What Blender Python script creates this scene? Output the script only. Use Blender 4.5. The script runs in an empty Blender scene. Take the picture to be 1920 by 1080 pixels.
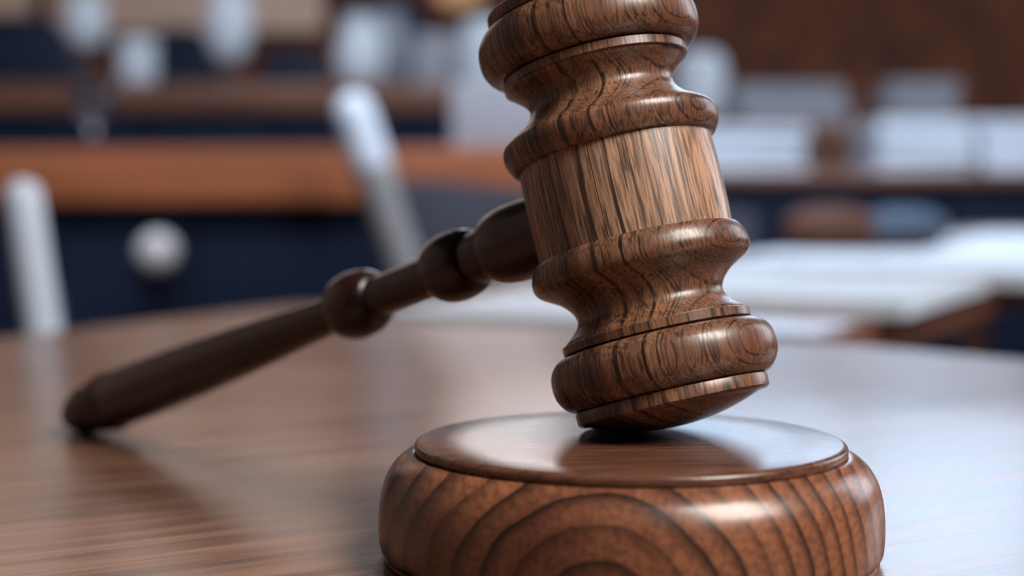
import bpy, bmesh, math, random
import numpy as np
from mathutils import Vector, Matrix, Quaternion

random.seed(4)
S = bpy.context.scene
COL = S.collection

# ---------------------------------------------------------------- camera, world, light, exposure
TABLE_Z = 0.75
CAM_Z = TABLE_Z + 0.07093
PITCH = 0.0575
FOC = 3000.0                                   # focal length in pixels of a 1920 px wide frame
cam_data = bpy.data.cameras.new('camera')
cam_data.sensor_width = 36.0
cam_data.lens = FOC / 1920 * 36.0
cam_data.clip_start = 0.01
cam_data.clip_end = 60
cam_data.dof.use_dof = True
cam_data.dof.focus_distance = 0.309
cam_data.dof.aperture_fstop = 8.0
cam = bpy.data.objects.new('camera', cam_data)
cam.location = (0, 0, CAM_Z)
cam.rotation_euler = (math.pi / 2 - PITCH, 0, 0)
COL.objects.link(cam)
S.camera = cam

W = bpy.data.worlds.new('world')
S.world = W
W.use_nodes = True
W.node_tree.nodes['Background'].inputs[0].default_value = (0.24, 0.36, 0.66, 1)
W.node_tree.nodes['Background'].inputs[1].default_value = 0.04

S.view_settings.view_transform = 'Standard'
S.view_settings.look = 'None'
S.view_settings.gamma = 1
S.view_settings.use_curve_mapping = False
S.view_settings.exposure = 0.0
WINDOW_STRENGTH = {1: 4.6, 2: 5.2, 3: 1.15, 4: 1.0, 5: 3.5}  # emission of the assumed, unseen windows


def area(name, loc, target, sx, sy, power, color, spread=180):
    d = bpy.data.lights.new(name, 'AREA')
    d.shape = 'RECTANGLE'
    d.size, d.size_y, d.energy, d.color = sx, sy, power, color
    d.spread = math.radians(spread)
    o = bpy.data.objects.new(name, d)
    o.location = loc
    o.rotation_euler = (Vector(target) - Vector(loc)).to_track_quat('-Z', 'Y').to_euler()
    COL.objects.link(o)
    return o


# added key lamp over the viewer's right shoulder: assumed daylight, no near-side window built
area('key_assumed_daylight', (1.05, -0.35, 2.15), (0.02, 0.4, 0.8), 0.85, 0.95, 62, (1.0, 0.93, 0.86))
# added fill lamp, aimed to brighten the far benches and papers
area('hall_fill', (0.1, 1.3, 3.2), (0.25, 3.3, 0.8), 3.0, 0.8, 60, (0.80, 0.89, 1.0), 95)


# ---------------------------------------------------------------- helpers
def link(name, me, mat=None, parent=None):
    o = bpy.data.objects.new(name, me)
    COL.objects.link(o)
    if mat:
        me.materials.append(mat)
    if parent:
        o.parent = parent
    return o


def tag(o, label, cat, group=None):
    o['label'], o['category'] = label, cat
    if group:
        o['group'] = group
    return o


def empty(name, loc, rz=0.0, label=None, cat=None, group=None):
    o = bpy.data.objects.new(name, None)
    o.empty_display_size = 0.02
    o.location = loc
    o.rotation_euler = (0, 0, rz)
    COL.objects.link(o)
    if label:
        tag(o, label, cat, group)
    return o


def struct(o):
    o['kind'] = 'structure'
    return o


def finish(me, angle=35):
    for p in me.polygons:
        p.use_smooth = True
    me.set_sharp_from_angle(angle=math.radians(angle))
    return me


def lathe(profile, seg=64, name='lathe', angle=35):
    """profile: (height, radius) pairs turned about local Z."""
    bm = bmesh.new()
    rings = []
    for h, r in profile:
        if r < 1e-6:
            rings.append([bm.verts.new((0, 0, h))])
        else:
            rings.append([bm.verts.new((r * math.cos(2 * math.pi * i / seg), r * math.sin(2 * math.pi * i / seg), h)) for i in range(seg)])
    for a, b in zip(rings[:-1], rings[1:]):
        for i in range(seg):
            j = (i + 1) % seg
            if len(a) == 1 and len(b) == 1:
                continue
            if len(a) == 1:
                bm.faces.new((a[0], b[j], b[i]))
            elif len(b) == 1:
                bm.faces.new((a[i], a[j], b[0]))
            else:
                bm.faces.new((a[i], a[j], b[j], b[i]))
    bmesh.ops.recalc_face_normals(bm, faces=bm.faces)
    me = bpy.data.meshes.new(name)
    bm.to_mesh(me)
    bm.free()
    return finish(me, angle)


def smooth(points, n=6):
    """Catmull-Rom through (h, r) points."""
    P = [points[0]] + list(points) + [points[-1]]
    out = []
    for i in range(1, len(P) - 2):
        p0, p1, p2, p3 = (np.array(P[k], float) for k in (i - 1, i, i + 1, i + 2))
        for k in range(n):
            t = k / n
            out.append(tuple(0.5 * ((2 * p1) + (-p0 + p2) * t + (2 * p0 - 5 * p1 + 4 * p2 - p3) * t * t + (-p0 + 3 * p1 - 3 * p2 + p3) * t ** 3)))
    out.append(tuple(points[-1]))
    return [(a, max(b, 0.0)) for a, b in out]


def box(bm, lo, hi, bevel=0.0, seg=2, M=None):
    r = bmesh.ops.create_cube(bm, size=1.0)
    v = r['verts']
    for q in v:
        q.co = Vector([lo[k] + (q.co[k] + 0.5) * (hi[k] - lo[k]) for k in range(3)])
    if bevel > 0:
        es = list({e for q in v for e in q.link_edges})
        b = bmesh.ops.bevel(bm, geom=es, offset=bevel, segments=seg, affect='EDGES', profile=0.6)
        v = [q for q in b['verts']]
    if M is not None:
        vs = {q for f in bm.faces for q in f.verts} if bevel == 0 else set(v)
        for q in (set(r['verts']) if bevel == 0 else vs):
            if q.is_valid:
                q.co = M @ q.co
    return v


def box_mesh(name, lo, hi, bevel=0.0, seg=2):
    bm = bmesh.new()
    box(bm, lo, hi, bevel, seg)
    me = bpy.data.meshes.new(name)
    bm.to_mesh(me)
    bm.free()
    return finish(me, 40)


def prism(name, pts, z0, z1, bevel=0.0):
    bm = bmesh.new()
    lo = [bm.verts.new((x, y, z0)) for x, y in pts]
    hi = [bm.verts.new((x, y, z1)) for x, y in pts]
    bm.faces.new(lo[::-1])
    bm.faces.new(hi)
    n = len(pts)
    for i in range(n):
        bm.faces.new((lo[i], lo[(i + 1) % n], hi[(i + 1) % n], hi[i]))
    bmesh.ops.recalc_face_normals(bm, faces=bm.faces)
    if bevel:
        es = [e for e in bm.edges if abs(e.verts[0].co.z - e.verts[1].co.z) < 1e-7]
        bmesh.ops.bevel(bm, geom=es, offset=bevel, segments=3, affect='EDGES', profile=0.5)
    me = bpy.data.meshes.new(name)
    bm.to_mesh(me)
    bm.free()
    return finish(me, 40)


def tube(name, pts, r, seg=14, closed_round=True, flat=1.0):
    """round bar along a list of 3-D points with rounded ends; flat squeezes it along y"""
    P = [Vector(p) for p in pts]
    fine = []
    Q = [P[0]] + P + [P[-1]]
    for i in range(1, len(Q) - 2):
        for k in range(6):
            t = k / 6
            p0, p1, p2, p3 = Q[i - 1], Q[i], Q[i + 1], Q[i + 2]
            fine.append(0.5 * ((2 * p1) + (p2 - p0) * t + (2 * p0 - 5 * p1 + 4 * p2 - p3) * t * t + (3 * p1 - p0 - 3 * p2 + p3) * t ** 3))
    fine.append(P[-1])
    stations = []
    d0 = (fine[1] - fine[0]).normalized()
    d1 = (fine[-1] - fine[-2]).normalized()
    for k in range(4):
        a = k / 4 * math.pi / 2
        stations.append((fine[0] - d0 * r * (math.cos(a) - 0.0), d0, r * math.sin(a) + 1e-5))
    for i, p in enumerate(fine):
        a = fine[max(i - 1, 0)]
        b = fine[min(i + 1, len(fine) - 1)]
        stations.append((p, (b - a).normalized(), r))
    for k in range(3, -1, -1):
        a = k / 4 * math.pi / 2
        stations.append((fine[-1] + d1 * r * math.cos(a), d1, r * math.sin(a) + 1e-5))
    bm = bmesh.new()
    rings = []
    ref = Vector((0, 1, 0))
    for p, d, rr in stations:
        u = d.cross(ref)
        if u.length < 1e-3:
            u = d.cross(Vector((1, 0, 0)))
        u.normalize()
        v = d.cross(u).normalized()
        rings.append([bm.verts.new(p + u * rr * math.cos(2 * math.pi * i / seg) + v * rr * flat * math.sin(2 * math.pi * i / seg)) for i in range(seg)])
    for a, b in zip(rings[:-1], rings[1:]):
        for i in range(seg):
            j = (i + 1) % seg
            bm.faces.new((a[i], a[j], b[j], b[i]))
    bm.faces.new(rings[0][::-1])
    bm.faces.new(rings[-1])
    bmesh.ops.recalc_face_normals(bm, faces=bm.faces)
    me = bpy.data.meshes.new(name)
    bm.to_mesh(me)
    bm.free()
    return finish(me, 60)


def pad_mesh(name, w, d, h, power=3.2, nu=24, nv=14):
    """soft superellipsoid cushion, centred at the origin"""
    bm = bmesh.new()
    rows = []
    e = 2 / power
    f = lambda c: math.copysign(abs(c) ** e, c)
    for i in range(nv + 1):
        a = -math.pi / 2 + math.pi * i / nv
        row = []
        for j in range(nu):
            b = 2 * math.pi * j / nu
            row.append(bm.verts.new((w / 2 * f(math.cos(a)) * f(math.cos(b)), d / 2 * f(math.cos(a)) * f(math.sin(b)), h / 2 * f(math.sin(a)))))
        rows.append(row)
    for a, b in zip(rows[:-1], rows[1:]):
        for j in range(nu):
            k = (j + 1) % nu
            bm.faces.new((a[j], a[k], b[k], b[j]))
    bmesh.ops.remove_doubles(bm, verts=bm.verts, dist=1e-6)
    bmesh.ops.recalc_face_normals(bm, faces=bm.faces)
    me = bpy.data.meshes.new(name)
    bm.to_mesh(me)
    bm.free()
    return finish(me, 70)


def at(px, py, depth):
    """world point seen at pixel (px, py) at the given distance along y"""
    c, s = math.cos(PITCH), math.sin(PITCH)
    v = (540 - py) / FOC
    d = Vector(((px - 960) / FOC, c + v * s, -s + v * c))
    return Vector((0, 0, CAM_Z)) + d * (depth / d.y)


# ---------------------------------------------------------------- materials
class NT:
    def __init__(self, name):
        self.m = bpy.data.materials.new(name)
        self.m.use_nodes = True
        self.t = self.m.node_tree
        self.b = self.t.nodes['Principled BSDF']

    def n(self, kind, **kw):
        o = self.t.nodes.new(kind)
        for k, v in kw.items():
            setattr(o, k, v)
        return o

    def l(self, a, b):
        self.t.links.new(a, b)

    def math(self, op, a, b=None, c=None):
        o = self.n('ShaderNodeMath', operation=op)
        for i, v in enumerate((a, b, c)):
            if v is None:
                continue
            if isinstance(v, (int, float)):
                o.inputs[i].default_value = v
            else:
                self.l(v, o.inputs[i])
        return o.outputs[0]

    def vmath(self, op, a, b=None):
        o = self.n('ShaderNodeVectorMath', operation=op)
        for i, v in enumerate((a, b)):
            if v is None:
                continue
            if isinstance(v, (tuple, list)):
                o.inputs[i].default_value = v
            else:
                self.l(v, o.inputs[i])
        return o.outputs['Value'] if op in ('DOT_PRODUCT', 'LENGTH') else o.outputs[0]

    def noise(self, vec=None, scale=1.0, detail=2.0, rough=0.5, w=None):
        o = self.n('ShaderNodeTexNoise')
        if w is not None:
            o.noise_dimensions = '1D'
            self.l(w, o.inputs['W'])
        elif vec is not None:
            self.l(vec, o.inputs['Vector'])
        o.inputs['Scale'].default_value = scale
        o.inputs['Detail'].default_value = detail
        o.inputs['Roughness'].default_value = rough
        return o.outputs['Fac']

    def ramp(self, fac, stops, interp='LINEAR'):
        o = self.n('ShaderNodeValToRGB')
        o.color_ramp.interpolation = interp
        e = o.color_ramp.elements
        while len(e) < len(stops):
            e.new(0.5)
        for el, (p, c) in zip(e, stops):
            el.position = p
            el.color = (c, c, c, 1) if isinstance(c, (int, float)) else (*c, 1)
        self.l(fac, o.inputs[0])
        return o.outputs[0]

    def mix(self, fac, a, b, mode='MIX'):
        o = self.n('ShaderNodeMix', data_type='RGBA', blend_type=mode)
        for sock, v in ((o.inputs[0], fac), (o.inputs[6], a), (o.inputs[7], b)):
            if isinstance(v, (int, float)):
                sock.default_value = v
            elif isinstance(v, tuple):
                sock.default_value = (*v, 1)
            else:
                self.l(v, sock)
        return o.outputs[2]

    def coord(self, rot=(0, 0, 0), scale=(1, 1, 1), loc=(0, 0, 0)):
        tc = self.n('ShaderNodeTexCoord')
        mp = self.n('ShaderNodeMapping')
        mp.inputs['Rotation'].default_value = rot
        mp.inputs['Scale'].default_value = scale
        mp.inputs['Location'].default_value = loc
        self.l(tc.outputs['Object'], mp.inputs[0])
        return mp.outputs[0]

    def bump(self, h, strength, dist):
        o = self.n('ShaderNodeBump')
        o.inputs['Strength'].default_value = strength
        o.inputs['Distance'].default_value = dist
        self.l(h, o.inputs['Height'])
        self.l(o.outputs[0], self.b.inputs['Normal'])

    def out(self, color, rough, spec=0.5, coat=0.0, coat_rough=0.1):
        for sock, v in ((self.b.inputs['Base Color'], color), (self.b.inputs['Roughness'], rough)):
            if isinstance(v, tuple):
                sock.default_value = (*v, 1)
            elif isinstance(v, (int, float)):
                sock.default_value = v
            else:
                self.l(v, sock)
        self.b.inputs['Specular IOR Level'].default_value = spec
        self.b.inputs['Coat Weight'].default_value = coat
        self.b.inputs['Coat Roughness'].default_value = coat_rough
        return self.m


def plain(name, color, rough=0.5, spec=0.5, var=0.12, scale=30):
    t = NT(name)
    v = t.noise(t.coord(), scale, 3)
    c = t.mix(t.ramp(v, [(0.3, 0.0), (0.7, 1.0)]), tuple(k * (1 - var) for k in color), tuple(min(1, k * (1 + var)) for k in color))
    return t.out(c, rough, spec)


def striped_wood(name, light, mid, line, n_dir, rough=0.34, spec=0.5, line_amt=1.0, pore=1.0):
    """ring-porous wood: growth layers stacked along n_dir, vessels running along local Z"""
    t = NT(name)
    p = t.coord()
    warp = t.noise(t.coord(scale=(60, 60, 16)), 1.0, 2)
    a = t.vmath('DOT_PRODUCT', p, n_dir)
    a = t.math('ADD', a, t.math('MULTIPLY', t.math('SUBTRACT', warp, 0.5), 0.0022))
    n1 = t.noise(w=a, scale=330, detail=2.5, rough=0.55)
    line1 = t.ramp(t.math('ABSOLUTE', t.math('SUBTRACT', n1, 0.5)), [(0.0, 1.0), (0.014, 0.9), (0.04, 0.0)])
    wide = t.noise(w=a, scale=160, detail=3)
    st = t.noise(t.coord(scale=(1900, 1900, 110)), 1.0, 3, 0.6)         # fine vessels
    tick = t.ramp(t.noise(t.coord(scale=(1000, 1000, 75)), 1.0, 2, 0.5), [(0.37, 1.0), (0.43, 0.0)])
    st2 = t.noise(t.coord(scale=(900, 900, 60)), 1.0, 2, 0.5)
    brk = t.ramp(st2, [(0.36, 0.25), (0.56, 1.0)])
    base = t.mix(t.ramp(wide, [(0.38, 0.0), (0.62, 1.0)]), mid, light)
    base = t.mix(t.math('MULTIPLY', t.ramp(st, [(0.40, 1.0), (0.56, 0.0)]), 0.55 * pore), base, line)
    base = t.mix(t.math('MULTIPLY', tick, 0.6 * pore), base, line)
    base = t.mix(t.math('MULTIPLY', t.math('MULTIPLY', line1, brk), 0.95 * line_amt), base, line)
    t.bump(t.math('SUBTRACT', st, t.math('MULTIPLY', line1, 0.5)), 0.22 * pore, 0.0002)
    rg = t.math('ADD', t.math('MULTIPLY', t.ramp(st, [(0.4, 1.0), (0.6, 0.0)]), 0.12), rough)
    return t.out(base, rg, spec, 0.25, 0.22)


def ring_wood(name, light, mid, line, centre, rough=0.28):
    """wood cut across a small trunk: growth rings round an axis along local Y"""
    t = NT(name)
    p = t.coord()
    q = t.vmath('MULTIPLY', t.vmath('SUBTRACT', p, centre), (0.85, 0.06, 1.0))
    warp = t.noise(p, 30, 2)
    r = t.vmath('LENGTH', q)
    r = t.math('ADD', r, t.math('MULTIPLY', t.math('SUBTRACT', warp, 0.5), 0.006))
    ph = t.math('ADD', t.math('MULTIPLY', r, 100), t.math('MULTIPLY', t.math('MULTIPLY', r, r), 3600))
    fr = t.math('FRACT', ph)
    per = t.n('ShaderNodeTexWhiteNoise', noise_dimensions='1D')
    t.l(t.math('FLOOR', ph), per.inputs['W'])
    amp = t.math('ADD', t.math('MULTIPLY', per.outputs['Value'], 0.5), 0.6)
    ring = t.math('MULTIPLY', t.ramp(fr, [(0.0, 0.1), (0.35, 0.0), (0.60, 0.30), (0.82, 0.75), (0.90, 1.0), (0.98, 0.95), (1.0, 0.1)]), amp)
    sp = t.noise(t.coord(scale=(900, 90, 900)), 1.0, 3, 0.6)
    big = t.noise(p, 45, 2)
    base = t.mix(t.ramp(big, [(0.35, 0.0), (0.65, 1.0)]), mid, light)
    base = t.mix(t.math('MULTIPLY', t.ramp(sp, [(0.38, 1.0), (0.58, 0.0)]), 0.45), base, line)
    base = t.mix(t.math('MULTIPLY', ring, 0.9), base, line)
    t.bump(sp, 0.08, 0.0002)
    return t.out(base, rough + 0.04, 0.5, 0.22, 0.2)


def long_wood(name, light, mid, dark, rz, sc=(14, 260, 260), rough=0.27, spec=0.5, bump=0.1, coat=0.0):
    """plank wood with long grain along local X after a turn of rz"""
    t = NT(name)
    p = t.coord(rot=(0, 0, rz))
    mp = t.n('ShaderNodeMapping')
    mp.inputs['Scale'].default_value = sc
    t.l(p, mp.inputs[0])
    mp2 = t.n('ShaderNodeMapping')
    mp2.inputs['Scale'].default_value = (sc[0] * 2.5, sc[1] * 5, sc[2] * 5)
    t.l(p, mp2.inputs[0])
    g1 = t.noise(mp.outputs[0], 1.0, 4, 0.55)
    g2 = t.noise(mp2.outputs[0], 1.0, 3, 0.6)
    base = t.ramp(g1, [(0.30, dark), (0.48, mid), (0.68, light)])
    base = t.mix(t.math('MULTIPLY', t.ramp(g2, [(0.36, 1.0), (0.52, 0.0)]), 0.55), base, dark)
    t.bump(g2, bump, 0.0003)
    rg = t.math('ADD', t.math('MULTIPLY', g1, 0.10), rough - 0.05)
    return t.out(base, rg, spec, coat, 0.2)


ND = Vector((0.80, -0.60, 0.0)).normalized()    # re-aimed below once the head's frame is known
M = {}
M['table'] = long_wood('table_wood', (0.27, 0.145, 0.095), (0.185, 0.092, 0.058), (0.065, 0.03, 0.02), -math.radians(32), (10, 170, 170), 0.25, 0.5, 0.12)
M['side_table'] = long_wood('side_table_wood', (0.22, 0.10, 0.06), (0.16, 0.065, 0.04), (0.07, 0.03, 0.02), -math.radians(66), (6, 60, 60), 0.25)
M['bench_wood'] = long_wood('bench_wood', (0.32, 0.105, 0.042), (0.25, 0.08, 0.034), (0.16, 0.05, 0.025), 0, (2, 25, 25), 0.4)
M['dark_bench_wood'] = long_wood('dark_bench_wood', (0.20, 0.085, 0.05), (0.13, 0.055, 0.035), (0.08, 0.035, 0.025), 0, (2, 25, 25), 0.45, 0.25)
M['wall_wood'] = long_wood('wall_wood', (0.17, 0.055, 0.024), (0.12, 0.038, 0.019), (0.06, 0.02, 0.013), math.pi / 2, (0.5, 6, 6), 0.6, 0.15)
M['navy'] = plain('navy_panel_paint', (0.006, 0.010, 0.024), 0.75, 0.08)
M['navy_cloth'] = plain('navy_upholstery', (0.012, 0.020, 0.045), 0.7, 0.2)
M['slate_cloth'] = plain('slate_grey_upholstery', (0.036, 0.040, 0.06), 0.75, 0.3)
M['white'] = plain('white_lacquer', (0.46, 0.51, 0.59), 0.45, 0.5, 0.05)
M['white_frame'] = plain('white_frame_paint', (0.58, 0.68, 0.84), 0.4, 0.5, 0.04)
M['paper'] = plain('white_paper', (0.58, 0.66, 0.78), 0.6, 0.3, 0.05, 60)
M['stack_paper'] = plain('blue_white_paper', (0.50, 0.57, 0.68), 0.6, 0.3, 0.05, 60)
M['knob_white'] = plain('warm_white_porcelain', (0.42, 0.40, 0.42), 0.5)
M['grey_paper'] = plain('grey_card', (0.22, 0.235, 0.28), 0.6, 0.3, 0.08, 40)
M['brown_leather'] = plain('brown_leather', (0.085, 0.038, 0.028), 0.6, 0.25, 0.15, 60)
M['blue_cloth'] = plain('slate_blue_cloth', (0.055, 0.085, 0.14), 0.6, 0.3, 0.12, 60)
M['plaster'] = plain('peach_plaster', (0.85, 0.60, 0.48), 0.8, 0.2, 0.08, 6)
M['floor'] = long_wood('floor_wood', (0.12, 0.06, 0.04), (0.08, 0.04, 0.03), (0.04, 0.02, 0.015), 0, (1, 12, 12), 0.4)
M['grey_metal'] = plain('grey_metal', (0.22, 0.225, 0.25), 0.5, 0.5)
M['dark_metal'] = plain('dark_metal', (0.03, 0.032, 0.04), 0.4, 0.5)
M['disc_wood'] = long_wood('sound_block_disc_wood', (0.17, 0.075, 0.042), (0.12, 0.052, 0.03), (0.045, 0.02, 0.014), math.radians(-6), (38, 700, 700), 0.24, 0.5, 0.14)
M['body_wood'] = ring_wood('sound_block_ring_wood', (0.30, 0.115, 0.055), (0.17, 0.062, 0.032), (0.014, 0.008, 0.007), (-0.008, 0.0, 0.002))
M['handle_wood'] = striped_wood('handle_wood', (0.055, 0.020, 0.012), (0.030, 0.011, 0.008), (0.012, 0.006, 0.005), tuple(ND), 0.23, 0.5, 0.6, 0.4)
def glow(name, color, strength):
    t = NT(name)
    t.b.inputs['Emission Color'].default_value = (*color, 1)
    t.b.inputs['Emission Strength'].default_value = strength
    return t.out(tuple(0.08 * c for c in color), 0.4)


def glass(name, tint):
    t = NT(name)
    t.b.inputs['Transmission Weight'].default_value = 1.0
    t.b.inputs['IOR'].default_value = 1.3
    return t.out(tint, 0.08)


# ---------------------------------------------------------------- room shell
WALL_Y = 6.6
struct(link('floor', box_mesh('floor', (-4.5, -2.5, -0.05), (3.7, WALL_Y + 0.2, 0.0)), M['floor']))
WINS = {1: (-0.40, 0.26), 2: (0.44, 2.30), 3: (-1.86, -0.79), 4: (-3.3, -1.98)}      # x ranges of the assumed tall windows above the panelling, out of view
WZ0 = {1: 1.70, 2: 1.70, 3: 1.70, 4: 1.70}
WZ1 = 3.7
bm = bmesh.new()
xs = -4.5
for k in (4, 3, 1, 2):
    a, b = WINS[k]
    box(bm, (xs, WALL_Y, 0), (a, WALL_Y + 0.2, 4.2))
    box(bm, (a, WALL_Y, 0), (b, WALL_Y + 0.2, WZ0[k]))
    box(bm, (a, WALL_Y, WZ1), (b, WALL_Y + 0.2, 4.2))
    xs = b
box(bm, (xs, WALL_Y, 0), (3.5, WALL_Y + 0.2, 4.2))
me = bpy.data.meshes.new('wall_back')
bm.to_mesh(me)
bm.free()
struct(link('wall_back', me, M['wall_wood']))
struct(link('wall_left', box_mesh('wall_left', (-4.7, -2.5, 0), (-4.5, WALL_Y + 0.2, 4.2)), M['plaster']))
for k, z0 in ((3, 1.49), (4, 1.56)):
    struct(link('trim_%d' % k, box_mesh('trim', (WINS[k][0] - 0.02, WALL_Y - 0.03, z0), (WINS[k][1] + 0.02, WALL_Y, 1.70), 0.006), M['plaster']))
WRX = 3.5
bm = bmesh.new()
SY0, SY1, SZ0, SZ1 = 2.6, 5.2, 1.1, 3.3  # opening added out of view, for assumed daylight from the right
box(bm, (WRX, -2.5, 0), (WRX + 0.2, SY0, 4.2))
box(bm, (WRX, SY1, 0), (WRX + 0.2, WALL_Y + 0.2, 4.2))
box(bm, (WRX, SY0, 0), (WRX + 0.2, SY1, SZ0))
box(bm, (WRX, SY0, SZ1), (WRX + 0.2, SY1, 4.2))
me = bpy.data.meshes.new('wall_right')
bm.to_mesh(me)
bm.free()
struct(link('wall_right', me, M['wall_wood']))

pane_cols = {1: (1.0, 0.95, 0.96), 2: (0.58, 0.77, 1.0), 3: (1.0, 0.80, 0.71), 4: (1.0, 0.78, 0.68), 5: (0.80, 0.89, 1.0)}
for k, loc, rz, wid, hh in [(k, ((a + b) / 2, WALL_Y + 0.1, WZ0[k]), 0, b - a, WZ1 - WZ0[k]) for k, (a, b) in WINS.items()] + [(5, (WRX + 0.1, (SY0 + SY1) / 2, SZ0), math.pi / 2, SY1 - SY0, SZ1 - SZ0)]:
    w = struct(empty('window_%d' % k, loc, rz))  # assumed and unseen; its glowing panes light the gavel and table
    hw = wid / 2
    bm = bmesh.new()
    for lo, hi in (((-hw, -0.04, 0), (-hw + 0.05, 0.04, hh)), ((hw - 0.05, -0.04, 0), (hw, 0.04, hh)), ((-hw, -0.04, 0), (hw, 0.04, 0.05)),
                   ((-hw, -0.04, hh - 0.05), (hw, 0.04, hh)), ((-0.02, -0.03, 0), (0.02, 0.03, hh)), ((-hw, -0.03, hh / 2 - 0.02), (hw, 0.03, hh / 2 + 0.02))):
        box(bm, lo, hi)
    me = bpy.data.meshes.new('window_frame')
    bm.to_mesh(me)
    bm.free()
    link('window_frame', me, M['dark_bench_wood'], w)
    pm = box_mesh('pane', (0, -0.004, 0), (hw - 0.07, 0.004, hh / 2 - 0.07))
    pm.materials.append(glow('assumed_daylit_glass_%d' % k, pane_cols[k], WINDOW_STRENGTH[k]))
    for ix in range(2):
        for iz in range(2):
            o = link('pane', pm, None, w)
            o.location = (-hw + 0.05 if ix == 0 else 0.02, 0, 0.05 if iz == 0 else hh / 2 + 0.02)

# ---------------------------------------------------------------- the table of the gavel
def table(name, pts, top, label, mat, thick=0.03, leg_in=0.06):
    root = empty(name, (0, 0, 0), 0, label, 'table')
    cx = sum(p[0] for p in pts) / len(pts)
    cy = sum(p[1] for p in pts) / len(pts)
    link('tabletop', prism('tabletop', pts, top - thick, top, 0.003), mat, root)
    legs = pts if len(pts) == 4 else [pts[i] for i in (0, 1, len(pts) // 2, len(pts) - 1)]
    for x, y in legs:
        d = Vector((cx - x, cy - y, 0)).normalized() * leg_in * 1.6
        link('leg', box_mesh('leg', (x + d.x - 0.025, y + d.y - 0.025, 0), (x + d.x + 0.025, y + d.y + 0.025, top - thick), 0.004), mat, root)
    return root


apex = []
A, Bp, Cp = Vector((-0.265, 0.785)), Vector((-0.128, 1.088)), Vector((0.137, 0.792))
for k in range(9):                                    # rounded far corner
    t = k / 8
    p0 = Bp + (A - Bp) * 0.22
    p2 = Bp + (Cp - Bp) * 0.22
    apex.append(tuple(p0 * (1 - t) ** 2 + Bp * 2 * t * (1 - t) + p2 * t * t))
T1 = [(-0.70, -0.18), (0.80, 0.03), (0.30, 0.605)] + [(0.224, 0.694), (0.137, 0.792)] + apex[::-1] + [(-0.265, 0.785)]
table('wooden_table', T1, TABLE_Z, 'polished brown wooden table with fine straight grain carrying the gavel', M['table'])

# ---------------------------------------------------------------- sounding block
BX, BY = 0.02325, 0.31478
BT = CAM_Z - 0.04804
H = BT - TABLE_Z
blk = empty('sound_block', (BX, BY, TABLE_Z), 0, 'round polished wooden sounding block with ringed grain under the gavel head', 'sound block')
hb = H
body = [(0.0014, 0.0), (0.0014, 0.0478), (0.0014, 0.0482)] + smooth([(0.0016, 0.0488), (0.0026, 0.0494), (0.0060, 0.04965), (0.0110, 0.0494), (0.0150, 0.0485), (0.0178, 0.0470), (0.0195, 0.0453), (0.0204, 0.0438), (0.0207, 0.0430)], 5) + [(0.0207, 0.0422), (0.0203, 0.0417), (0.0203, 0.0)]
link('body', lathe(body, 160, 'body', 40), M['body_wood'], blk)
disc = [(0.0203, 0.0), (0.0203, 0.0418)] + smooth([(0.0206, 0.0422), (0.0213, 0.04255), (0.0221, 0.0425), (0.0226, 0.0421), (H, 0.0414)], 4) + [(H, 0.03), (H, 0.015), (H, 0.0)]
link('top_disc', lathe(disc, 160, 'top_disc', 40), M['disc_wood'], blk)
foot = [(0.0, 0.0), (0.0, 0.0480), (0.0004, 0.0487), (0.0010, 0.0487), (0.0014, 0.0480), (0.0014, 0.0)]
link('foot', lathe(foot, 160, 'foot', 40), M['body_wood'], blk)

# ---------------------------------------------------------------- gavel
drum = [(-0.0099, 0.0), (-0.0099, 0.02000)] + smooth([(-0.0099, 0.02005), (-0.005, 0.02022), (0.0, 0.02028), (0.005, 0.02022), (0.0099, 0.02005)], 4) + [(0.0099, 0.0)]
bead = [(0.0096, 0.0), (0.0096, 0.0203)] + smooth([(0.0098, 0.0210), (0.0107, 0.0217), (0.0121, 0.0223), (0.0138, 0.02255), (0.0151, 0.0222), (0.0160, 0.0213), (0.0169, 0.0198), (0.0180, 0.0179)], 5) + [(0.0180, 0.0)]
cove = smooth([(0.0178, 0.0182), (0.0190, 0.0168), (0.0205, 0.0156), (0.0222, 0.01505), (0.0238, 0.0156), (0.0252, 0.0169), (0.0264, 0.0183), (0.0270, 0.0187)], 5)
step1 = [(0.0270, 0.0191), (0.0271, 0.0193), (0.0287, 0.0193), (0.0288, 0.0191), (0.0290, 0.0184)]
torus = smooth([(0.0291, 0.0186), (0.0294, 0.0202), (0.0304, 0.0217), (0.0322, 0.0228), (0.0345, 0.0231), (0.0368, 0.0228), (0.0388, 0.0217), (0.0400, 0.0203), (0.0404, 0.0191)], 5)
step2 = [(0.0405, 0.0190), (0.0406, 0.0196), (0.0408, 0.0197), (0.0430, 0.0196), (0.0434, 0.0190)]
DR, DA = 0.0442, 0.0472                         # dome sphere radius and apex height
dome = []
for k in range(13):
    h = 0.0436 + (DA - 0.0436) * math.sin(k / 12 * math.pi / 2)
    d = max(DA - h, 0)
    dome.append((h, math.sqrt(max(2 * DR * d - d * d, 0))))
dome[-1] = (DA, 0.0)
cap = [(0.0178, 0.0)] + cove + step1 + torus + step2 + dome
flip = lambda pr: [(-h, r) for h, r in pr]

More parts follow.
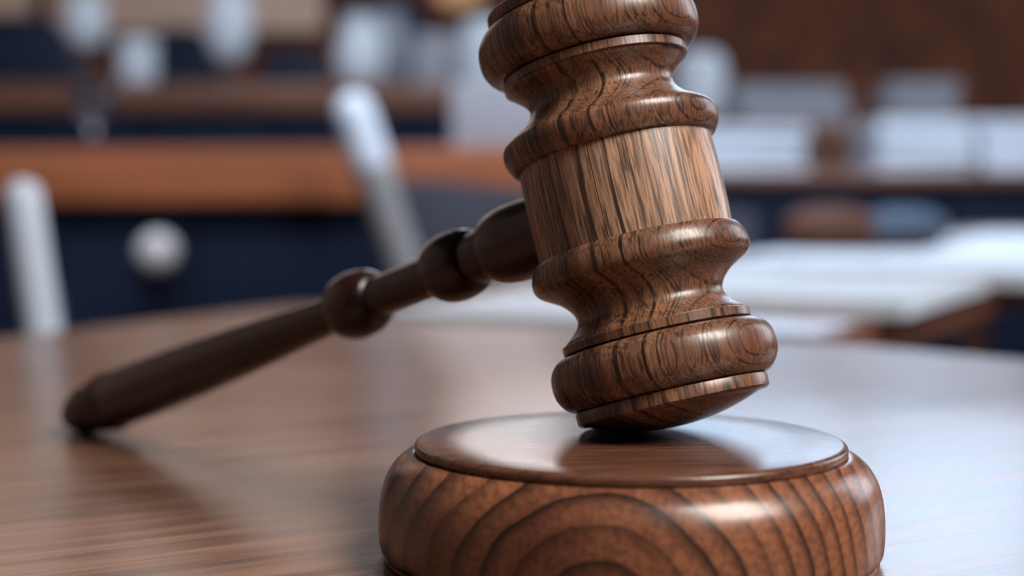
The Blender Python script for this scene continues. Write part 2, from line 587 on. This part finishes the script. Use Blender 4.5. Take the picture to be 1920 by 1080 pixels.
grip = [(0.0975, 0.0), (0.0975, 0.0046)] + smooth([(0.0975, 0.0047), (0.110, 0.0052), (0.130, 0.0064), (0.150, 0.0074), (0.170, 0.0081), (0.190, 0.0085), (0.2015, 0.0083)], 6) + [(0.2020, 0.0079), (0.2020, 0.0)]
shank = [(0.012, 0.0), (0.012, 0.0060), (0.0400, 0.0062), (0.0470, 0.0060), (0.0580, 0.0051), (0.0790, 0.0049), (0.0980, 0.0046), (0.0980, 0.0)]
collar = [(0.016, 0.0)] + smooth([(0.016, 0.0078), (0.0225, 0.0082), (0.029, 0.0087), (0.0335, 0.0087), (0.0372, 0.0081), (0.0394, 0.0071), (0.0402, 0.0062)], 5) + [(0.0402, 0.0)]
knob1 = [(0.0459, 0.0)] + smooth([(0.0459, 0.0061), (0.0466, 0.0071), (0.0490, 0.0079), (0.0525, 0.0082), (0.0558, 0.0078), (0.0582, 0.0067), (0.0594, 0.0051)], 5) + [(0.0594, 0.0)]
knob2 = [(0.0806, 0.0)] + smooth([(0.0806, 0.0049), (0.0816, 0.0064), (0.0842, 0.0078), (0.0882, 0.0084), (0.0922, 0.0079), (0.0950, 0.0065), (0.0964, 0.0047)], 5) + [(0.0964, 0.0)]
tip = [(0.2018, 0.0), (0.2018, 0.0072)] + smooth([(0.2022, 0.0078), (0.2030, 0.0086), (0.2045, 0.0090), (0.2060, 0.0086), (0.2068, 0.0076)], 5) + smooth([(0.2072, 0.0071), (0.2080, 0.0079), (0.2094, 0.0083), (0.2108, 0.0079), (0.2116, 0.0070)], 5) + smooth([(0.2120, 0.0068), (0.2150, 0.0074), (0.2190, 0.0072), (0.2240, 0.0059), (0.2285, 0.0038), (0.2305, 0.0018), (0.2312, 0.0)], 5)

u = Vector((-0.20967, 0.18568, 0.0))
u.z = math.sqrt(1 - u.length_squared)
hd = Vector((-0.68605, 0.67162, -0.27974))
hd = (hd - u * hd.dot(u)).normalized()
contact = Vector((0.02388, 0.32758, BT))
sph = contact + Vector((0, 0, DR))              # centre of the dome sphere; turning about it keeps the dome on the block
centre = sph - u * DR + u * DA                  # middle of the head
hor = Vector((hd.x, hd.y, 0)).normalized()
turn = hor.cross(Vector((0, 0, 1)))             # turning about this lifts or lowers the tip
for it in range(20):
    low = min(((centre + hd * t).z - r * math.sqrt(1 - hd.z ** 2)) for t, r in tip)
    gap = low - TABLE_Z
    q = Quaternion(turn, -gap / 0.22)
    u, hd, centre = q @ u, q @ hd, sph + q @ (centre - sph)
xa = hd
ya = u.cross(xa)
frame = Matrix((xa, ya, u)).transposed().to_4x4()
frame.translation = centre
inv = frame.to_3x3().inverted()
nl = inv @ Vector((0.80, -0.60, 0.0))
nl.z = 0
nl.normalize()
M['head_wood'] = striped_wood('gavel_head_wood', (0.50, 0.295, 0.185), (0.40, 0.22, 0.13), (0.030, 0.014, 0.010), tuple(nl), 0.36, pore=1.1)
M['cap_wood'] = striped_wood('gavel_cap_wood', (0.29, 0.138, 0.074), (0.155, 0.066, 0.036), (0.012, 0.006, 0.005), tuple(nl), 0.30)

gavel = empty('gavel', centre, 0, 'brown turned wooden gavel leaning with its head on the sounding block', 'gavel')
gavel.matrix_world = frame
head = link('head', lathe(drum, 160, 'head', 40), M['head_wood'], gavel)
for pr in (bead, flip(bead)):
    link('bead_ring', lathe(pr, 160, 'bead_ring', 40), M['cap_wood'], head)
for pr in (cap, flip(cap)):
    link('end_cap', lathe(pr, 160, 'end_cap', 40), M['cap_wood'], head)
rot = Matrix.Rotation(math.pi / 2, 4, 'Y')
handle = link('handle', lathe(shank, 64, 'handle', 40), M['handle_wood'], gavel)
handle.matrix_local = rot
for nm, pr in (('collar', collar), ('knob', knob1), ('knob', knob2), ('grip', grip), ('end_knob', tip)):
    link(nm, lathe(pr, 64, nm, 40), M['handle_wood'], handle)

# ---------------------------------------------------------------- second table with papers
T2 = [(0.155, 0.815), (1.42, 3.30), (1.03, 3.55), (-0.085, 1.075)]
table('side_table', T2, TABLE_Z, 'long brown table strewn with white papers beyond the gavel', M['side_table'], 0.024)


def sheet(x, y, rz, w, l, z, curl, label, thick=0.0012, mat='paper'):
    """a sheet or thin sheaf with a lifted, curled side"""
    bm = bmesh.new()
    nx, ny = 12, 6
    top, bot = [], []
    for i in range(nx + 1):
        for j in range(ny + 1):
            a, b = i / nx - 0.5, j / ny - 0.5
            h = curl * (max(0, a) * 2) ** 2 + 0.25 * curl * math.sin(b * 5 + 1) * abs(a) * 2 * max(0, a)
            top.append(bm.verts.new((a * l, b * w, h + thick)))
            bot.append(bm.verts.new((a * l, b * w, h)))
    I = lambda i, j: i * (ny + 1) + j
    for i in range(nx):
        for j in range(ny):
            q = (I(i, j), I(i + 1, j), I(i + 1, j + 1), I(i, j + 1))
            bm.faces.new([top[k] for k in q])
            bm.faces.new([bot[k] for k in q[::-1]])
    rim = [I(i, 0) for i in range(nx + 1)] + [I(nx, j) for j in range(1, ny + 1)] + [I(i, ny) for i in range(nx - 1, -1, -1)] + [I(0, j) for j in range(ny - 1, 0, -1)]
    for k in range(len(rim)):
        a, b = rim[k], rim[(k + 1) % len(rim)]
        bm.faces.new((bot[a], bot[b], top[b], top[a]))
    bmesh.ops.recalc_face_normals(bm, faces=bm.faces)
    me = bpy.data.meshes.new('paper_sheet')
    bm.to_mesh(me)
    bm.free()
    o = link('paper_sheet', finish(me, 40), M[mat])
    o.location = (x, y, z)
    o.rotation_euler = (0, 0, rz)
    return tag(o, label, 'paper', 'papers on the second table')


Z = TABLE_Z + 0.0004
az = math.atan2(0.89, 0.45)
sheet(0.052, 1.000, az, 0.17, 0.24, Z, 0.000, 'white sheet lying at the near end of the second table, behind the gavel head', 0.004)
sheet(0.222, 1.085, az + 0.03, 0.15, 0.30, Z, 0.0, 'bright white sheaf by the brown edge of the second table', 0.010)
sheet(0.160, 1.350, az, 0.19, 0.29, Z, 0.0, 'white sheet lying halfway along the second table', 0.004)
sheet(0.385, 1.410, az - 0.04, 0.20, 0.30, Z, 0.004, 'thick white sheaf beside the brown leather pouch', 0.012)
sheet(0.360, 1.760, az + 0.02, 0.22, 0.29, Z, 0.0, 'white sheet lying towards the far end of the second table, before the blue-grey pouch', 0.004)
sheet(0.610, 1.860, az, 0.20, 0.30, Z, 0.003, 'white sheaf at the right edge of the second table', 0.010)
sheet(0.86, 2.50, az, 0.30, 0.40, Z, 0.002, 'large white sheet at the far end of the second table', 0.006)


def pouch(name, x, y, w, d, h, rz, mat, label):
    root = empty(name, (x, y, TABLE_Z), rz, label, 'pouch')
    me = pad_mesh('body', w, d, h, 2.4)
    for v in me.vertices:
        v.co.z = max(v.co.z, -h * 0.42) + h * 0.42
    link('body', me, mat, root)
    link('flap', box_mesh('flap', (-w * 0.28, -d * 0.5 - 0.002, h * 0.30), (w * 0.28, -d * 0.42, h * 0.62), 0.003), mat, root)


p = at(1555, 470, 2.03)
pouch('leather_pouch', p.x, p.y, 0.125, 0.06, 0.064, 0.2, M['brown_leather'], 'small rounded brown leather pouch on the second table')
p = at(1695, 464, 2.14)
pouch('cloth_pouch', p.x, p.y, 0.12, 0.06, 0.060, 0.2, M['blue_cloth'], 'small domed blue-grey cloth pouch on the second table')

# ---------------------------------------------------------------- benches
def bench(name, x0, x1, y, rz, ztop, rail_h, depth, n_panels, wood, label, panel_mat='navy'):
    root = empty(name, ((x0 + x1) / 2, y, 0), rz, label, 'bench')
    hw = (x1 - x0) / 2
    link('cap_rail', box_mesh('cap_rail', (-hw, -0.03, ztop - rail_h), (hw, depth, ztop), 0.008), wood, root)
    link('base', box_mesh('base', (-hw + 0.02, 0.0, 0), (hw - 0.02, depth - 0.03, 0.09), 0.004), M['dark_bench_wood'], root)
    link('carcass', box_mesh('carcass', (-hw + 0.02, 0.022, 0.09), (hw - 0.02, depth - 0.03, ztop - rail_h)), M[panel_mat], root)
    w = (2 * hw - 0.04) / n_panels
    pm = box_mesh('panel', (0.004, 0.0, 0.10), (w - 0.004, 0.021, ztop - rail_h - 0.006), 0.006)
    pm.materials.append(M[panel_mat])
    for k in range(n_panels):
        o = link('panel', pm, None, root)
        o.location = (-hw + 0.02 + k * w, 0, 0)
    return root


fb = bench('front_bench', -1.25, 0.22, 2.58, math.radians(-9), CAM_Z + 0.076, 0.088, 0.34, 4, M['bench_wood'], 'wooden bench with orange-brown cap rail and navy panelled front')
rb = bench('rear_bench', -1.75, 0.10, 4.40, 0, CAM_Z + 0.305, 0.075, 0.45, 5, M['dark_bench_wood'], 'dark brown railed bench with navy panels, behind the orange-brown bench')
rd = bench('right_desk', 0.36, 1.75, 3.85, 0, CAM_Z + 0.058, 0.028, 0.50, 4, M['dark_bench_wood'], 'navy fronted desk carrying bright white paper stacks')
tb = bench('tall_bench', 0.30, 2.10, 4.75, 0, CAM_Z + 0.215, 0.08, 0.45, 5, M['dark_bench_wood'], 'tall brown wooden bench behind the navy fronted desk', 'dark_bench_wood')

# round white knob on the navy front of the front bench
kp = at(327, 470, 2.62)
kloc = fb.matrix_basis.inverted() @ kp
kn = link('panel_knob', lathe(smooth([(0.0, 0.0), (0.002, 0.016), (0.018, 0.026), (0.038, 0.033), (0.056, 0.029), (0.066, 0.016), (0.069, 0.0)], 4), 32, 'panel_knob', 60), M['knob_white'], fb)
kn.location = (kloc.x, 0.002, kloc.z)
kn.rotation_euler = (math.pi / 2, 0, 0)
kn['label'] = 'round white knob on the navy panel'


# ---------------------------------------------------------------- chairs
def framed_chair(name, x, y, rz, ztop, lean, width, bar, label, cloth, depth=0.46, sleeve=0.0, side=False):
    """side-on chair, local +X is its front; back posts lean towards -X"""
    root = empty(name, (x, y, 0), rz, label, 'chair')
    back_x = -0.22
    fx = back_x + depth
    mid = lambda z: back_x - lean * (z - 0.40) / (ztop - 0.40)
    for s in (-1, 1):
        yy = s * width / 2
        zt = ztop - sleeve
        link('back_post', tube('back_post', [(mid(zt), yy, zt), (mid(0.62), yy, 0.62), (back_x, yy, 0.40), (back_x - 0.03, yy, 0.20), (back_x - 0.05, yy, bar)], bar * (0.95 if sleeve else 1), 14), M['grey_metal'] if sleeve else M['white_frame'], root)
        if sleeve:
            link('post_sleeve', tube('post_sleeve', [(mid(ztop), yy, ztop), (mid(zt + sleeve / 2), yy, zt + sleeve / 2), (mid(zt), yy, zt)], bar, 14), M['white_frame'], root)['label'] = 'white sleeve at the top of the back post'
        link('front_leg', tube('front_leg', [(fx, yy, 0.43), (fx + 0.005, yy, 0.2), (fx + 0.01, yy, bar)], bar * 0.8, 12), M['grey_metal'] if sleeve else M['white_frame'], root)
        link('seat_rail', tube('seat_rail', [(back_x + 0.01, yy, 0.42), (back_x + depth / 2, yy, 0.425), (fx, yy, 0.42)], bar * 0.7, 10), M['grey_metal'] if sleeve else M['white_frame'], root)
    o = link('seat', pad_mesh('seat', depth, width - 0.03, 0.07, 4), cloth, root)
    o.location = (back_x + depth / 2 + 0.01, 0, 0.455)
    o = link('backrest', pad_mesh('backrest', 0.04, width - 2.2 * bar, 0.26, 5), cloth, root)
    o.location = (mid(ztop - 0.19), 0, ztop - 0.19)
    o.rotation_euler = (0, -math.atan2(lean, ztop - 0.40), 0)
    if side:
        for s in (-1, 1):
            pts = [(mid(0.46), 0.46), (fx - 0.02, 0.46), (fx - 0.02, 0.80), (mid(0.842) + 0.06, 0.842), (mid(0.842), 0.842)]
            me = prism('side_panel', pts, -0.012, 0.012, 0.004)
            me.transform(Matrix.Rotation(math.pi / 2, 4, 'X'))
            o = link('side_panel', me, cloth, root)
            o.location = (0, s * (width / 2 - 0.002), 0)
    return root


def place_chair(px, py, dist, lean, width, bar, label, cloth, **kw):
    """puts the near back post's top at the pixel; the far post stands straight behind it"""
    p = at(px, py, dist)
    rz = math.atan2(-p.x, p.y) + kw.pop('turn', 0.0)
    off = Matrix.Rotation(rz, 3, 'Z') @ Vector((-0.22 - lean, -width / 2, 0))
    return framed_chair('white_framed_chair', p.x - off.x, p.y - off.y, rz, p.z - bar, lean, width, bar, label, cloth, **kw)


place_chair(42, 335, 1.16, 0.052, 0.42, 0.0135, 'white framed chair with leaning post at the table edge, far left', M['navy_cloth'])
place_chair(664, 172, 2.02, 0.175, 0.30, 0.025, 'slate-grey chair with white topped post leaning across the orange-brown bench rail', M['slate_cloth'], depth=0.36, sleeve=0.064, side=True)


def high_back(x, y, rz, w, ztop, label):
    root = empty('high_back_chair', (x, y, 0), rz, label, 'chair', 'navy high-back chairs behind the rear bench')
    o = link('backrest', pad_mesh('backrest', w, 0.11, 0.72, 3.0), M['navy_cloth'], root)
    o.location = (0, 0.22, ztop - 0.36)
    o = link('seat', pad_mesh('seat', w * 1.02, 0.48, 0.11, 3.5), M['navy_cloth'], root)
    o.location = (0, -0.02, 0.52)
    link('pedestal', lathe([(0.0, 0.0), (0.0, 0.24), (0.02, 0.24), (0.045, 0.05), (0.06, 0.03), (0.47, 0.03), (0.47, 0.0)], 24, 'pedestal'), M['dark_metal'], root)
    for s in (-1, 1):
        link('armrest', tube('armrest', [(s * w * 0.52, 0.16, 0.72), (s * w * 0.54, 0.0, 0.74), (s * w * 0.54, -0.16, 0.72), (s * w * 0.50, -0.18, 0.55)], 0.022, 10), M['dark_metal'], root)
    return root


for px, top, wpx, yy, lab in ((35, 22, 215, 5.2, 'navy high-back chair behind the bench, at the left end of the row'),
                              (325, 46, 180, 5.85, 'low navy chair back between the two white globe lamps'),
                              (545, 88, 170, 5.2, 'navy chair back between white globe lamp and white pitcher'),
                              (720, -12, 190, 5.85, 'tallest navy high-back chair, behind the white pitcher')):
    p = at(px, top, yy + 0.15)
    high_back(p.x, yy, 0, wpx / FOC * yy, p.z, lab)

# ---------------------------------------------------------------- small things on the benches
def turned(name, px, y_top, y_bot, wpx, depth, prof, mat, label, cat, base_z=None, group=None, lean=0.0, extra=()):
    """prof: (height 0..1, radius 0..1) of the piece that fills the pixel box; extra: more parts the same way"""
    sc = depth / FOC
    bot = at(px, y_bot, depth)
    hgt = (y_bot - y_top) * sc
    z0 = bot.z if base_z is None else base_z
    root = empty(name, (bot.x, depth, z0), 0, label, cat, group)
    root.rotation_euler = (0, lean, 0)
    off = bot.z - z0
    for nm, pr, m in ((('body', prof, mat),) + tuple(extra)):
        link(nm, lathe([(off + h * hgt if h >= 0 else (1 + h) * off, r * wpx * sc / 2) for h, r in pr], 32, nm, 50), m, root)
    return root


RB = CAM_Z + 0.305
globe = smooth([(0.0, 0.0), (0.02, 0.45), (0.14, 0.80), (0.36, 1.0), (0.62, 0.97), (0.84, 0.74), (0.97, 0.36), (1.0, 0.0)], 4)
stem = [(-1.0, 0.0), (-1.0, 0.55), (-0.75, 0.55), (-0.65, 0.12), (0.02, 0.12), (0.02, 0.0)]
fine = lambda a: a
turned('globe_lamp', 161, -16, 96, 76, 4.5, globe, M['white'], 'white globe desk lamp on dark stem, at the far left of the bench', 'lamp', RB, 'globe lamps on the rear bench', 0, (('stem', stem, M['dark_metal']),))
turned('globe_lamp', 430, -30, 120, 86, 4.5, globe, M['white'], 'larger white globe desk lamp on dark stem before peach wall', 'lamp', RB, 'globe lamps on the rear bench', 0, (('stem', stem, M['dark_metal']),))
mug = [(0.0, 0.0), (0.0, 0.86)] + smooth([(0.02, 0.92), (0.3, 0.98), (0.8, 1.0), (0.98, 0.98)], 3) + [(1.0, 0.94), (0.98, 0.88), (0.15, 0.82), (0.12, 0.0)]


def handled(root, wpx, depth, hgt, m, z0=0.0):
    w = wpx * depth / FOC / 2
    link('handle', tube('handle', [(w * 0.85, 0, z0 + hgt * 0.78), (w * 1.5, 0, z0 + hgt * 0.72), (w * 1.55, 0, z0 + hgt * 0.40), (w * 0.88, 0, z0 + hgt * 0.22)], 0.009, 10), m, root)


o = turned('mug', 258, 75, 157, 74, 4.5, mug, M['white'], 'white mug on the dark rear bench, below the two globe lamps', 'mug', RB)
pitcher = [(0.0, 0.0), (0.0, 0.70)] + smooth([(0.02, 0.78), (0.22, 0.98), (0.45, 1.0), (0.72, 0.80), (0.88, 0.70), (1.0, 0.82)], 4) + [(0.99, 0.76), (0.86, 0.62), (0.5, 0.9), (0.1, 0.7), (0.1, 0.0)]
o = turned('pitcher', 674, 30, 157, 92, 4.5, pitcher, M['white'], 'white pitcher on rear bench above the leaning chair post', 'pitcher', RB)
o = turned('vase', 728, 22, 157, 78, 4.72, pitcher, M['grey_paper'], 'grey vase standing half behind the white pitcher', 'vase', RB)
jar = [(0.0, 0.0), (0.0, 0.80)] + smooth([(0.03, 0.92), (0.2, 1.0), (0.7, 1.0), (0.88, 0.86), (0.97, 0.6), (1.0, 0.0)], 4)
turned('jar', 905, 36, 157, 86, 4.5, jar, M['white'], 'white lidded jar beside the top left of the gavel head', 'jar', RB)


def box_thing(name, pxa, pxb, ya, yb, depth, thick, mat, label, cat, base_z, group=None, n=1):
    """a stack of n slabs filling the pixel box, resting at base_z"""
    a, b = at(pxa, yb, depth), at(pxb, ya, depth)
    w, h = b.x - a.x, b.z - base_z
    root = empty(name, ((a.x + b.x) / 2, depth, base_z), 0, label, cat, group)
    for k in range(n):
        o = link('sheaf' if n > 1 else 'body', box_mesh('sheaf', (-w / 2, 0, h * k / n), (w / 2, thick, h * (k + 1) / n - 0.0004), min(0.004, h / n * 0.2)), mat, root)
        o.location = (random.uniform(-1, 1) * w * 0.04, random.uniform(0, 0.02), 0)
        o.rotation_euler = (0, 0, random.uniform(-0.05, 0.05))
    return root


box_thing('document_box', 775, 865, 62, 157, 4.62, 0.09, M['grey_paper'], 'grey document box on rear bench between pitcher and white jar', 'box', RB)

# grey things on the front bench
FBZ = CAM_Z + 0.076
gl = [(0.0, 0.0), (0.0, 0.55), (0.03, 0.5), (0.06, 0.10), (0.42, 0.09)] + smooth([(0.45, 0.15), (0.55, 0.60), (0.72, 0.98), (0.88, 1.0), (1.0, 0.90)], 4) + [(1.0, 0.84), (0.86, 0.92), (0.72, 0.9), (0.57, 0.5), (0.5, 0.0)]
M['glass'] = glass('smoky_glass', (0.75, 0.80, 0.88))
turned('stemmed_glass', 176, 165, 290, 82, 2.86, gl, M['glass'], 'stemmed drinking glass standing on the orange-brown bench rail', 'glass', FBZ)
p = at(905, 290, 2.62)
box_thing('document_case', 852, 1040, 150, 270, 2.62, 0.08, M['grey_paper'], 'grey document case on the orange-brown bench, behind gavel head', 'case', FBZ)

# paper stacks on the right
RDZ = CAM_Z + 0.058
for a, b, y, dd, n, lab in ((1300, 1512, 236, 3.86, 5, 'bright white paper stack on navy desk, nearest the gavel head'),
                            (1645, 1828, 222, 3.88, 5, 'white paper stack in the middle of the navy desk'),
                            (1842, 2010, 222, 3.90, 5, 'white paper stack at the right end of the navy desk')):
    box_thing('paper_stack', a, b, y, 318, dd, 0.30, M['stack_paper'], lab, 'paper stack', RDZ, 'paper stacks on the navy desk', n)
TBZ = CAM_Z + 0.215
for a, b, y, m, n, lab in ((1380, 1590, 158, 'grey_paper', 4, 'wide grey paper stack on the tall brown bench'),
                           (1668, 1800, 152, 'grey_paper', 3, 'smaller grey paper stack on tall bench, towards the right')):
    box_thing('paper_stack', a, b, y, 225, 4.80, 0.22, M[m], lab, 'paper stack', TBZ, 'grey paper stacks on the tall bench', n)
turned('jar', 1312, 96, 228, 96, 4.9, jar, M['white'], 'white rounded jar on tall bench, right of the gavel head', 'jar', TBZ)

# warm wall lamp above the rear bench
lp = at(862, -34, WALL_Y - 0.14)
lamp = empty('wall_lamp', (lp.x, WALL_Y, lp.z), 0, 'warm glowing globe wall lamp at the top of the wall', 'lamp')
link('bracket', tube('bracket', [(0, -0.01, -0.02), (0, -0.06, -0.02), (0, -0.10, -0.02)], 0.015, 10), M['dark_metal'], lamp)
gm = glow('warm_globe', (1.0, 0.60, 0.34), 0.45)
o = link('lamp_globe', lathe([(h * 0.21 - 0.105, r * 0.105) for h, r in globe], 32, 'lamp_globe', 60), gm, lamp)
o.location = (0, -0.19, 0)
